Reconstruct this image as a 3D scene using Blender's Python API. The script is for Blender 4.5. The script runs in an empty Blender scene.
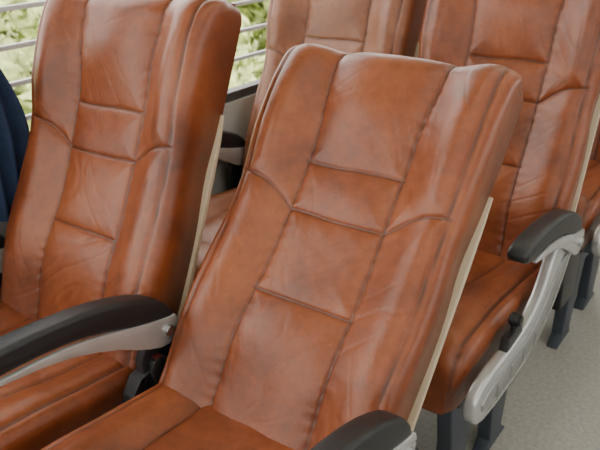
import bpy, bmesh, math, random
from mathutils import Vector, Matrix, noise
rad=math.radians
SP=0.51; ZC=0.46; P=0.8252
S1,S2,S3,LB,CC=0.4686,0.3714,0.2138,0.708,0.1001
scene=bpy.context.scene
# ------------------------------------------------------------ materials
def new_mat(n):
    m=bpy.data.materials.new(n);m.use_nodes=True
    return m,m.node_tree,m.node_tree.nodes['Principled BSDF']
def plain(n,col,ro=.5,metal=0,bump=0,bscale=200,var=0.0,vscale=6):
    m,nt,b=new_mat(n)
    b.inputs['Roughness'].default_value=ro;b.inputs['Metallic'].default_value=metal
    tc=nt.nodes.new('ShaderNodeTexCoord')
    nz=nt.nodes.new('ShaderNodeTexNoise');nz.inputs['Scale'].default_value=vscale;nz.inputs['Detail'].default_value=5
    nt.links.new(tc.outputs['Object'],nz.inputs['Vector'])
    r=nt.nodes.new('ShaderNodeValToRGB');r.color_ramp.elements[0].position=.3;r.color_ramp.elements[1].position=.7
    r.color_ramp.elements[0].color=(*[c*(1-var) for c in col],1);r.color_ramp.elements[1].color=(*[min(1,c*(1+var)) for c in col],1)
    nt.links.new(nz.outputs['Fac'],r.inputs['Fac']);nt.links.new(r.outputs['Color'],b.inputs['Base Color'])
    if bump:
        n2=nt.nodes.new('ShaderNodeTexNoise');n2.inputs['Scale'].default_value=bscale
        bp=nt.nodes.new('ShaderNodeBump');bp.inputs['Strength'].default_value=bump;bp.inputs['Distance'].default_value=.002
        nt.links.new(tc.outputs['Object'],n2.inputs['Vector']);nt.links.new(n2.outputs['Fac'],bp.inputs['Height']);nt.links.new(bp.outputs['Normal'],b.inputs['Normal'])
    return m
def leather(n,dark,mid,light,seed):
    m,nt,b=new_mat(n);N=nt.nodes.new;K=nt.links.new
    tc=N('ShaderNodeTexCoord');mp=N('ShaderNodeMapping');mp.inputs['Location'].default_value=(seed*3.1,seed*1.7,seed)
    K(tc.outputs['Object'],mp.inputs['Vector'])
    n1=N('ShaderNodeTexNoise');n1.inputs['Scale'].default_value=6;n1.inputs['Detail'].default_value=8;n1.inputs['Roughness'].default_value=.66;n1.inputs['Distortion'].default_value=.3
    K(mp.outputs[0],n1.inputs['Vector'])
    r=N('ShaderNodeValToRGB');e=r.color_ramp.elements
    e[0].position=.28;e[0].color=(*dark,1);e[1].position=.74;e[1].color=(*light,1);x=e.new(.5);x.color=(*mid,1)
    K(n1.outputs['Fac'],r.inputs['Fac'])
    n3=N('ShaderNodeTexNoise');n3.inputs['Scale'].default_value=60;n3.inputs['Detail'].default_value=7;n3.inputs['Roughness'].default_value=.65
    K(mp.outputs[0],n3.inputs['Vector'])
    mr=N('ShaderNodeMapRange');mr.inputs[1].default_value=.3;mr.inputs[2].default_value=.7;mr.inputs[3].default_value=.84;mr.inputs[4].default_value=1.12
    K(n3.outputs['Fac'],mr.inputs[0])
    mul=N('ShaderNodeMix');mul.data_type='RGBA';mul.blend_type='MULTIPLY';mul.inputs[0].default_value=1
    K(r.outputs['Color'],mul.inputs[6]);K(mr.outputs[0],mul.inputs[7])
    at=N('ShaderNodeAttribute');at.attribute_name='seam_dark'
    mx=N('ShaderNodeMix');mx.data_type='RGBA';K(at.outputs['Fac'],mx.inputs[0]);K(mul.outputs[2],mx.inputs[6]);mx.inputs[7].default_value=(.03,.010,.006,1)  # leather colour is darkened along the seam creases
    K(mx.outputs[2],b.inputs['Base Color'])
    mr2=N('ShaderNodeMapRange');mr2.inputs[1].default_value=.3;mr2.inputs[2].default_value=.7;mr2.inputs[3].default_value=.33;mr2.inputs[4].default_value=.44;K(n3.outputs['Fac'],mr2.inputs[0]);K(mr2.outputs[0],b.inputs['Roughness'])
    b.inputs['Specular IOR Level'].default_value=.5
    vo=N('ShaderNodeTexVoronoi');vo.inputs['Scale'].default_value=330;K(mp.outputs[0],vo.inputs['Vector'])
    b1=N('ShaderNodeBump');b1.inputs['Strength'].default_value=.25;b1.inputs['Distance'].default_value=.0007;K(vo.outputs['Distance'],b1.inputs['Height'])
    n4=N('ShaderNodeTexNoise');n4.inputs['Scale'].default_value=22;n4.inputs['Detail'].default_value=5;n4.inputs['Distortion'].default_value=.9;K(mp.outputs[0],n4.inputs['Vector'])
    b2=N('ShaderNodeBump');b2.inputs['Strength'].default_value=.22;b2.inputs['Distance'].default_value=.004;K(n4.outputs['Fac'],b2.inputs['Height']);K(b1.outputs[0],b2.inputs['Normal'])
    K(b2.outputs[0],b.inputs['Normal'])
    return m
LEA=[leather('leather_tan_%d'%i,(.100,.024,.008),(.208,.051,.0155),(.30,.085,.027),i*2.3) for i in range(3)]
LEW=leather('leather_worn',(.12,.038,.016),(.195,.064,.027),(.27,.10,.047),9)
BLACK=plain('black_plastic',(.008,.009,.011),.40,bump=.3,bscale=500)
CREAM=plain('cream_plastic',(.56,.46,.32),.4,var=.08)
WHITE=plain('silver_painted_plastic',(.50,.51,.51),.25,metal=.55,var=.10,vscale=14)
RIDGE=plain('grey_plastic_inset',(.30,.31,.31),.30,metal=.5,var=.08)
STEEL=plain('steel',(.55,.56,.58),.3,metal=1)
SLATE=plain('slate_painted_steel',(.035,.045,.06),.45,var=.1)
ALU=plain('window_frame_dark',(.05,.055,.06),.4)
RAIL=plain('white_rail',(.62,.65,.67),.35)
WALL=plain('wall_laminate',(.42,.43,.42),.5,var=.04)
CEIL=plain('ceiling_laminate',(.70,.69,.66),.6,var=.02)
FLOOR=plain('vinyl_floor',(.33,.32,.285),.38,bump=.2,bscale=300,var=.16,vscale=90)
CURT=plain('curtain_blue',(.012,.028,.075),.85,var=.25,vscale=30)
WEB=plain('belt_webbing',(.012,.012,.014),.6,bump=.8,bscale=700)
RED=plain('buckle_button_red',(.08,.01,.009),.4)
LEAF=plain('foliage',(.44,.50,.19),.7,bump=1,bscale=20,var=.5,vscale=9)
GRASS=plain('grass',(.38,.43,.18),.8,var=.5,vscale=1.5)
# ------------------------------------------------------------ helpers
def link(me,name,parent=None,mats=(),smooth=True):
    for m in mats: me.materials.append(m)
    if smooth: me.polygons.foreach_set('use_smooth',[True]*len(me.polygons))
    o=bpy.data.objects.new(name,me);scene.collection.objects.link(o)
    if parent: o.parent=parent
    return o
def fix(me):
    bm=bmesh.new();bm.from_mesh(me);bmesh.ops.recalc_face_normals(bm,faces=bm.faces);bm.to_mesh(me);bm.free()
def box(name,a,b,m,parent=None,bevel=0):
    bm=bmesh.new();bmesh.ops.create_cube(bm,size=1)
    for v in bm.verts: v.co=Vector([(a[i]+b[i])/2+v.co[i]*(b[i]-a[i]) for i in range(3)])
    if bevel: bmesh.ops.bevel(bm,geom=bm.edges[:],offset=bevel,segments=3,affect='EDGES',profile=.5)
    me=bpy.data.meshes.new(name);bm.to_mesh(me);bm.free()
    return link(me,name,parent,[m],smooth=False)
def prof(name,pts,x0,x1,m,parent=None,bevel=.004,seg=3,smooth_pts=0):
    for _ in range(smooth_pts):
        q=[]
        for i in range(len(pts)):
            a=pts[i];b=pts[(i+1)%len(pts)]
            q+= [(a[0]*.75+b[0]*.25,a[1]*.75+b[1]*.25),(a[0]*.25+b[0]*.75,a[1]*.25+b[1]*.75)]
        pts=q
    bm=bmesh.new();A=[bm.verts.new((x0,y,z)) for y,z in pts];B=[bm.verts.new((x1,y,z)) for y,z in pts]
    n=len(pts);bm.faces.new(A);bm.faces.new(B[::-1])
    for i in range(n): bm.faces.new((A[i],B[i],B[(i+1)%n],A[(i+1)%n]))
    bmesh.ops.recalc_face_normals(bm,faces=bm.faces)
    if bevel:
        es=[e for e in bm.edges if abs(e.verts[0].co.x-e.verts[1].co.x)<1e-6]
        bmesh.ops.bevel(bm,geom=es,offset=bevel,segments=seg,affect='EDGES',profile=.5,clamp_overlap=True)
    me=bpy.data.meshes.new(name);bm.to_mesh(me);bm.free()
    o=link(me,name,parent,[m]);
    try: me.set_sharp_from_angle(angle=rad(40))
    except Exception: pass
    return o
def cyl(name,c,r,h,axis,m,parent=None):
    bm=bmesh.new();bmesh.ops.create_cone(bm,cap_ends=True,segments=28,radius1=r,radius2=r,depth=h)
    bmesh.ops.bevel(bm,geom=[e for e in bm.edges if abs(e.verts[0].co.z-e.verts[1].co.z)<1e-6],offset=min(r,h)*.25,segments=2,affect='EDGES')
    R=Matrix.Rotation(rad(90),4,'Y') if axis=='x' else Matrix.Identity(4)
    bmesh.ops.transform(bm,matrix=Matrix.Translation(c)@R,verts=bm.verts)
    me=bpy.data.meshes.new(name);bm.to_mesh(me);bm.free()
    o=link(me,name,parent,[m])
    try: me.set_sharp_from_angle(angle=rad(40))
    except Exception: pass
    return o
def ribbon(name,pts,width,th,m,parent):
    P_=[Vector(p) for p in pts];bm=bmesh.new();rows=[]
    for i,p in enumerate(P_):
        t=(P_[min(i+1,len(P_)-1)]-P_[max(i-1,0)]).normalized()
        sd=Vector((1,0.25*math.sin(i*.7),0));sd=(sd-t*sd.dot(t)).normalized();nn=t.cross(sd)
        rows.append([bm.verts.new(p+sd*width/2*a+nn*th/2*b_) for a,b_ in((-1,-1),(1,-1),(1,1),(-1,1))])
    for i in range(len(rows)-1):
        for k in range(4): bm.faces.new((rows[i][k],rows[i][(k+1)%4],rows[i+1][(k+1)%4],rows[i+1][k]))
    bm.faces.new(rows[0]);bm.faces.new(rows[-1][::-1]);bmesh.ops.recalc_face_normals(bm,faces=bm.faces)
    me=bpy.data.meshes.new(name);bm.to_mesh(me);bm.free();return link(me,name,parent,[m],False)
def sm(t):
    t=max(0,min(1,t));return t*t*(3-2*t)
def crease(n,w): return max(0,1-abs(n)/w)**1.5
def slab(name,hwf,s0,L,T,R,Rt,disp,xf,m,parent,step=.0030):
    rows=[];n=int((L-Rt-s0)/step)
    for i in range(n+1): rows.append((s0+(L-Rt-s0)*i/n,0,0))
    for i in range(1,15):
        ph=math.pi/2*i/14;rows.append((L-Rt+Rt*math.sin(ph),Rt*(1-math.cos(ph)),0))
    for i in range(1,6): rows.append((L+.004*math.sin(math.pi/2*i/5),Rt,i/5))
    nf=int(2*(.235-R)/step);vs=[];th=[];na=10
    for (s,drop,cl) in rows:
        hw=hwf(s);loop=[]
        for i in range(na,0,-1):
            a=math.pi/2*i/na;loop.append((-(hw-R)-R*math.sin(a),R*(1-math.cos(a))))
        for i in range(nf+1): loop.append((-(hw-R)+2*(hw-R)*i/nf,0))
        for i in range(1,na+1):
            a=math.pi/2*i/na;loop.append(((hw-R)+R*math.sin(a),R*(1-math.cos(a))))
        out=[]
        for x,yy in loop:
            h,t=disp(x,s);h*=(1-cl)
            y=min(yy+drop-h,T-.004);y=y*(1-cl)+(T-.004)*cl
            out.append((x,y,s));th.append(t)
        for k in range(1,nf//4):
            out.append((hw*(1-2*k/(nf//4)),T if cl<1 else T-.003,s));th.append(0)
        vs.append(out)
    w=len(vs[0]);verts=[xf(*p) for r in vs for p in r];faces=[]
    for j in range(len(vs)-1):
        for i in range(w):
            i2=(i+1)%w;faces.append((j*w+i,j*w+i2,(j+1)*w+i2,(j+1)*w+i))
    faces.append(tuple(range(w)));faces.append(tuple((len(vs)-1)*w+i for i in range(w)))
    me=bpy.data.meshes.new(name);me.from_pydata(verts,[],faces);fix(me)
    at=me.attributes.new('seam_dark','FLOAT','POINT');at.data.foreach_set('value',th)
    return link(me,name,parent,[m])
def seatback(parent,rec,seed,m,T=.086):
    piv=bpy.data.objects.new('back_pivot',None);scene.collection.objects.link(piv);piv.parent=parent
    piv.location=(0,0,ZC);piv.rotation_euler=(-rec,0,0);piv.empty_display_size=.05
    Rc=.034
    def hwf(s):
        h=.234-.007*sm((.25-s)/.25)-.007*math.exp(-((s-.37)/.07)**2)+.002*sm((s-.45)/.12)
        if s>LB-Rc: h-=Rc*.8*(1-math.sqrt(max(0,1-min(1,(s-(LB-Rc))/Rc)**2)))
        return h
    def disp(x,s):
        ax=abs(x)
        c=CC+.010*sm((s-.52)/.15)+.0025*math.sin(s*9+seed)
        wing=sm((s-.40)/.12)
        b=sm((ax-c-.002)/.085)
        h=b*(.025+.015*wing)*(1-.30*sm((s-.60)/.11))
        h+=.018*math.exp(-((s-.13)/.10)**2)*(1-b*.3)
        h+=.024*sm((s-.47)/.13)*(1-sm((s-.66)/.06)*.3)*math.exp(-(x/.15)**2)
        d=[abs(ax-c)]
        if ax<c+.004: d+=[abs(s-S1-.002*math.sin(x*30)),abs(s-S2+.002*math.sin(x*25+seed)),abs(s-S3)]
        G=.208+.004*sm((s-.45)/.12)
        if ax>c-.004 and ax<G+.004:
            d.append(abs(s-(S2+(ax-c)*.46+.010*math.sin((ax-c)/.1*math.pi)))*.93)
        d.append(abs(ax-G))
        dm=min(d)
        h+=.0088*(1-math.exp(-dm/.019))-.0026*math.exp(-(dm/.0024)**2)
        n=noise.noise(Vector((x*11+seed*5,s*8,seed)))
        n2=noise.noise(Vector((x*9+seed*3,s*34+x*20,seed+4)))
        h+=.0028*n+.0010*n2*(.3+math.exp(-dm/.02))
        k=noise.noise(Vector((x*5+seed,s*5,seed+20)))
        c1=noise.noise(Vector((x*6+seed*2,s*22-x*15+seed,seed+31)));c2=noise.noise(Vector((x*20+s*8,s*7+seed,seed+41)))
        h-=.0012*crease(c1,.13)*sm((k+.12)/.3)*(.35+.65*sm((.34-s)/.15))+.0007*crease(c2,.11)*sm((.1-k)/.3)
        h+=.0008*math.sin(s*250+7*n)*math.exp(-abs(ax-c)/.010)
        t=.78*math.exp(-(dm/.0020)**2)  # seam darkening mixed into the base colour, beside the modelled groove
        return h,t
    slab('backrest_upholstery',hwf,-.03,LB,T,.034,.052,disp,lambda x,y,s:(x,y,s),m,piv)
    prof('backrest_shell',[(T-.006,-.02),(T+.005,-.02),(T+.006,.38),(T+.004,.45),(T-.002,.50),(T-.006,.50)],-.2285,.2285,CREAM,piv,.003)
    return piv
def cushion(parent,seed,m):
    tl=rad(3)
    def xf(x,d,s): return (x,-s*math.cos(tl)-d*math.sin(tl)+.02,ZC+s*math.sin(tl)-d*math.cos(tl)-.012)
    Lc=.52
    def hwf(s):
        h=.228
        if s>Lc-.05: h-=.03*(1-math.sqrt(max(0,1-min(1,(s-(Lc-.05))/.05)**2)))
        return h
    def disp(x,s):
        ax=abs(x);c=.118-.02*s/.5
        b=sm((ax-c)/.07);h=.018*b+.018*math.exp(-((s-.30)/.15)**2)
        d=[abs(ax-c),abs(ax-.203)]
        if ax<c: d.append(abs(s-.41))
        dm=min(d);h+=.009*(1-math.exp(-dm/.018))-.0030*math.exp(-(dm/.0026)**2)
        n=noise.noise(Vector((x*11+seed*7,s*9,seed+2)));n2=noise.noise(Vector((x*26+seed,s*12,seed+9)))
        k=noise.noise(Vector((x*5+seed,s*5,seed+20)));c1=noise.noise(Vector((x*18+seed*2,s*9+x*10,seed+31)))
        h+=.0035*n+.0010*n2-.0012*crease(c1,.12)*sm((k+.1)/.3)
        return h,.8*math.exp(-(dm/.0022)**2)  # second value darkens the cushion colour along its seams
    slab('seat_cushion',hwf,-.0,Lc,.125,.036,.055,disp,xf,m,parent,step=.0045)
    prof('seat_pan',[(-.44,.325),(-.46,.36),(.06,.355),(.10,.40),(.12,.36),(.10,.31)],-.205,.205,BLACK,parent,.005)
ARM=[(.052,.548),(.050,.580),(.02,.614),(-.04,.642),(-.12,.664),(-.22,.676),(-.30,.680),(-.365,.676),(-.383,.666),(-.384,.650),(-.36,.638),(-.30,.637),(-.20,.631),(-.12,.615),(-.05,.588),(.0,.560),(.03,.538)]
def armrest(parent,x,dy=0,dz=0,w=.022,sc=1):
    T_=lambda L:[((y-.05)*sc+.05+dy,z+dz) for y,z in L]
    prof('armrest_pad',T_(ARM),x-w,x+w,BLACK,parent,.009,4,1)
    xa=x+w-.006;xb=x+w+.004
    pl=[(.058,.568),(.050,.522),(.02,.514),(-.03,.534),(-.10,.576),(-.20,.613),(-.33,.630),(-.33,.637),(-.20,.630),(-.12,.614),(-.03,.586),(.03,.572)]
    prof('armrest_plate',T_(pl),xa,xb,WHITE,parent,.003,2,1)
    cyl('pivot_bolt',(x+w+.005,.030+dy,.545+dz),.011,.008,'x',STEEL,parent)
    prof('armrest_bracket',[(.06+dy,.557+dz),(.0,.555+dz),(-.03,.50),(-.02,.36),(.09,.36),(.09,.46)],x-.010,x+.010,BLACK,parent,.003)
def belt(parent,x):
    ribbon('belt_strap',[(x,.07,.34),(x,.05,.40),(x+.002,.02,.45),(x+.004,-.015,.475),(x+.004,-.04,.47),(x+.002,-.06,.44),(x,-.07,.40),(x-.002,-.06,.36)],.030,.0025,WEB,parent)
    prof('belt_buckle',[(-.005,.405),(-.020,.480),(-.012,.498),(.012,.498),(.026,.485),(.030,.410)],x+.010,x+.028,BLACK,parent,.004)
    box('buckle_button',(x+.013,-.006,.494),(x+.025,.012,.500),RED,parent,.001)
    cyl('hinge_boss',(x+.018,.055,.45),.022,.014,'x',SLATE,parent)
    cyl('hinge_pin',(x+.026,.055,.45),.009,.010,'x',STEEL,parent)
    cyl('hinge_boss_low',(x+.018,.00,.385),.014,.014,'x',STEEL,parent)
def seat(kind,x0,y0,rec,seed,m):
    e=bpy.data.objects.new('reclining_bus_seat',None);scene.collection.objects.link(e);e.location=(x0,y0,0);e.empty_display_size=.1
    seatback(e,rec,seed,m);cushion(e,seed,m)
    legp=[(-.44,.34),(-.02,.34),(-.06,.26),(-.10,.03),(-.06,.0),(-.20,.0),(-.17,.03),(-.19,.24),(-.30,.24),(-.36,.03),(-.34,0),(-.47,0),(-.43,.03),(-.42,.2)]
    for lx in (-.17,.150): prof('leg_frame',legp,lx,lx+.035,SLATE,e,.004)
    prof('cross_beam',[(-.36,.29),(-.30,.29),(-.30,.33),(-.36,.33)],-.20,.225,SLATE,e,.004)
    if kind=='aisle':
        armrest(e,-.258);armrest(e,.255,-.025,-.006,.021,.90);belt(e,-.262)
        PN=[(-.005,.560),(.005,.53),(-.06,.440),(-.146,.382),(-.25,.350),(-.41,.347),(-.505,.357),(-.532,.385),(-.528,.425),(-.49,.450),(-.32,.450),(-.215,.474),(-.16,.53),(-.135,.585),(-.06,.575)]
        prof('side_panel',PN,.242,.268,WHITE,e,.007,3,1)
        prof('side_panel_inset',[(-.03,.54),(-.08,.47),(-.16,.407),(-.26,.375),(-.42,.370),(-.50,.383),(-.505,.415),(-.40,.427),(-.25,.427),(-.17,.465),(-.10,.53)],.264,.272,RIDGE,e,.003,2,1)
        for i in range(4):
            y=-.22-.07*i;prof('panel_rib',[(y,.385),(y-.008,.385),(y-.008,.416),(y,.416)],.270,.275,RIDGE,e,.002)
        prof('lever_slot',[(-.29,.446),(-.38,.446),(-.37,.476),(-.30,.476)],.246,.264,BLACK,e,.003)
        cyl('recline_lever_stem',(.257,-.335,.483),.006,.04,'z',BLACK,e)
        cyl('recline_lever_knob',(.260,-.335,.502),.014,.024,'x',BLACK,e)
    else:
        armrest(e,-.256)
    return e
seat('aisle',0,0,rad(39.5),1,LEA[0])
seat('window',-SP,0,rad(23.2),2,LEA[1])
seat('aisle',0,P,rad(21.7),3,LEA[2])
seat('window',-SP,P,rad(21.7),4,LEW)
seat('aisle',0,2*P,rad(22),5,LEA[1])
seat('window',-SP,2*P,rad(22),6,LEW)
# ------------------------------------------------------------ bus shell
XL=-.80;XR=1.75;Y0=-2.6;Y1=4.2;H=2.05
box('floor',(XL-.06,Y0,-.06),(XR+.06,Y1,0),FLOOR)
box('ceiling',(XL-.06,Y0,H),(XR+.06,Y1,H+.06),CEIL)
box('wall_back',(XL,Y1,0),(XR,Y1+.06,H),WALL)
box('wall_front_added',(XL,Y0-.06,0),(XR,Y0,1.40),WALL)  # unseen wall added to cut light from the front, open above
def sidewall(name,xa,xb,zb,zt):
    bm=bmesh.new()
    def add(a,b):
        r=bmesh.ops.create_cube(bm,size=1)
        for v in r['verts']: v.co=Vector([(a[i]+b[i])/2+v.co[i]*(b[i]-a[i]) for i in range(3)])
    add((xa,Y0,0),(xb,Y1,zb));add((xa,Y0,zt),(xb,Y1,H))
    for y in(-1.45,1.30,3.9): add((xa,y,zb),(xb,y+.09,zt))
    me=bpy.data.meshes.new(name);bm.to_mesh(me);bm.free();link(me,name,None,[WALL],False)
sidewall('wall_left',XL-.06,XL,.70,1.84);sidewall('wall_right',XR,XR+.06,.95,1.42)  # unseen right openings kept low to weaken light from that side
def window(name,x,ya,yb,rails,zb=.70,zt=1.84):
    e=bpy.data.objects.new(name,None);scene.collection.objects.link(e)
    t=.028
    box('frame_bottom',(x-.02,ya,zb),(x+.02,yb,zb+t),ALU,e,.003);box('frame_top',(x-.02,ya,zt-t),(x+.02,yb,zt),ALU,e,.003)
    box('frame_front',(x-.02,ya,zb+t),(x+.02,ya+t,zt-t),ALU,e,.003);box('frame_rear',(x-.02,yb-t,zb+t),(x+.02,yb,zt-t),ALU,e,.003)
    if rails:
        z=.79
        while z<1.2:
            box('guard_rail',(x-.075,ya,z),(x-.060,yb,z+.012),RAIL,e,.003);z+=.085
window('window_1',XL-.03,-1.36,1.30,True);window('window_2',XL-.03,1.39,3.9,True)
window('window_3',XR+.03,-1.36,1.30,False,.95,1.42);window('window_4',XR+.03,1.39,3.9,False,.95,1.42)
vs=[];fs=[];ny=60;nz=40
for j in range(nz+1):
    z=.62+(1.76-.62)*j/nz
    for i in range(ny+1):
        u=i/ny;y1=.165-.10*sm((z-.80)/.35);y=-.12+(y1+.12)*u
        x=XL+.022+.014*math.sin(u*42+.8*math.sin(z*5))+.003*math.sin(z*14+u*9)
        vs.append((x,y,z))
for j in range(nz):
    for i in range(ny):
        a=j*(ny+1)+i;fs.append((a,a+1,a+ny+2,a+ny+1))
me=bpy.data.meshes.new('curtain');me.from_pydata(vs,[],fs);cu=link(me,'curtain',None,[CURT])
FILL,nt,b=new_mat('fill_strip_glow');b.inputs['Base Color'].default_value=(.9,.9,.9,1);b.inputs['Emission Color'].default_value=(1,.97,.92,1);b.inputs['Emission Strength'].default_value=1.0  # glow material for the added fill strips
for xx in(.15,.80):
    o=box('ceiling_fill_strip',(xx,-2.0,H-.03),(xx+.16,3.6,H-.001),FILL,None,.006)  # unseen ceiling strip added to brighten the cabin
    L=bpy.data.lights.new('ceiling_fill_light','AREA');L.shape='RECTANGLE';L.size=.16;L.size_y=5.4;L.energy=8;L.color=(1,.92,.82)  # soft fill light added below the strip
    lo=bpy.data.objects.new('fill_light',L);scene.collection.objects.link(lo);lo.parent=o;lo.location=(xx+.08,.8,H-.045)
# outside
random.seed(4)
box('ground_outside',(-14,-8,-1.1),(XL-.3,26,-1.0),GRASS)
bm=bmesh.new()
for i in range(60):
    r=random.uniform(.35,.75)
    bmesh.ops.create_icosphere(bm,subdivisions=5,radius=r,matrix=Matrix.Translation((random.uniform(-6.4,-4.8),-2+i*.34,random.uniform(-.7,.6))))
for v in bm.verts:
    p=v.co.copy()
    v.co+=Vector((noise.noise(p*4),noise.noise(p*4+Vector((7,0,0))),noise.noise(p*4+Vector((0,9,0)))))*.28
    v.co+=Vector((noise.noise(p*17),noise.noise(p*17+Vector((7,0,0))),noise.noise(p*17+Vector((0,9,0)))))*.13
me=bpy.data.meshes.new('hedge');bm.to_mesh(me);bm.free();link(me,'hedge',None,[LEAF],True)
sun=bpy.data.lights.new('sun','SUN');sun.energy=5.5;sun.angle=rad(3);sun.color=(1,.96,.88)
so=bpy.data.objects.new('sun',sun);scene.collection.objects.link(so);so.rotation_euler=Vector((.4,-.25,.95)).to_track_quat('Z','Y').to_euler()
w=bpy.data.worlds.new('sky');scene.world=w;w.use_nodes=True;bg=w.node_tree.nodes['Background'];bg.inputs[0].default_value=(1.0,.965,.91,1);bg.inputs[1].default_value=4.8
# ------------------------------------------------------------ camera
yaw,pi_,ro,F=rad(36.6498),rad(25.0181),rad(-1.2796),704.34
f=Vector((-math.sin(yaw)*math.cos(pi_),math.cos(yaw)*math.cos(pi_),-math.sin(pi_)));r0=Vector((math.cos(yaw),math.sin(yaw),0));u0=r0.cross(f)
r=math.cos(ro)*r0+math.sin(ro)*u0;u=-math.sin(ro)*r0+math.cos(ro)*u0
M=Matrix.Identity(4)
for i in range(3): M[i][0]=r[i];M[i][1]=u[i];M[i][2]=-f[i];M[i][3]=(0.6245,-.7076,1.2691)[i]
cam=bpy.data.cameras.new('camera');co=bpy.data.objects.new('camera',cam);scene.collection.objects.link(co)
co.matrix_world=M;cam.sensor_width=36;cam.lens=F*36/600;cam.clip_start=.02;scene.camera=co
cam.dof.use_dof=True;cam.dof.focus_distance=1.15;cam.dof.aperture_fstop=9
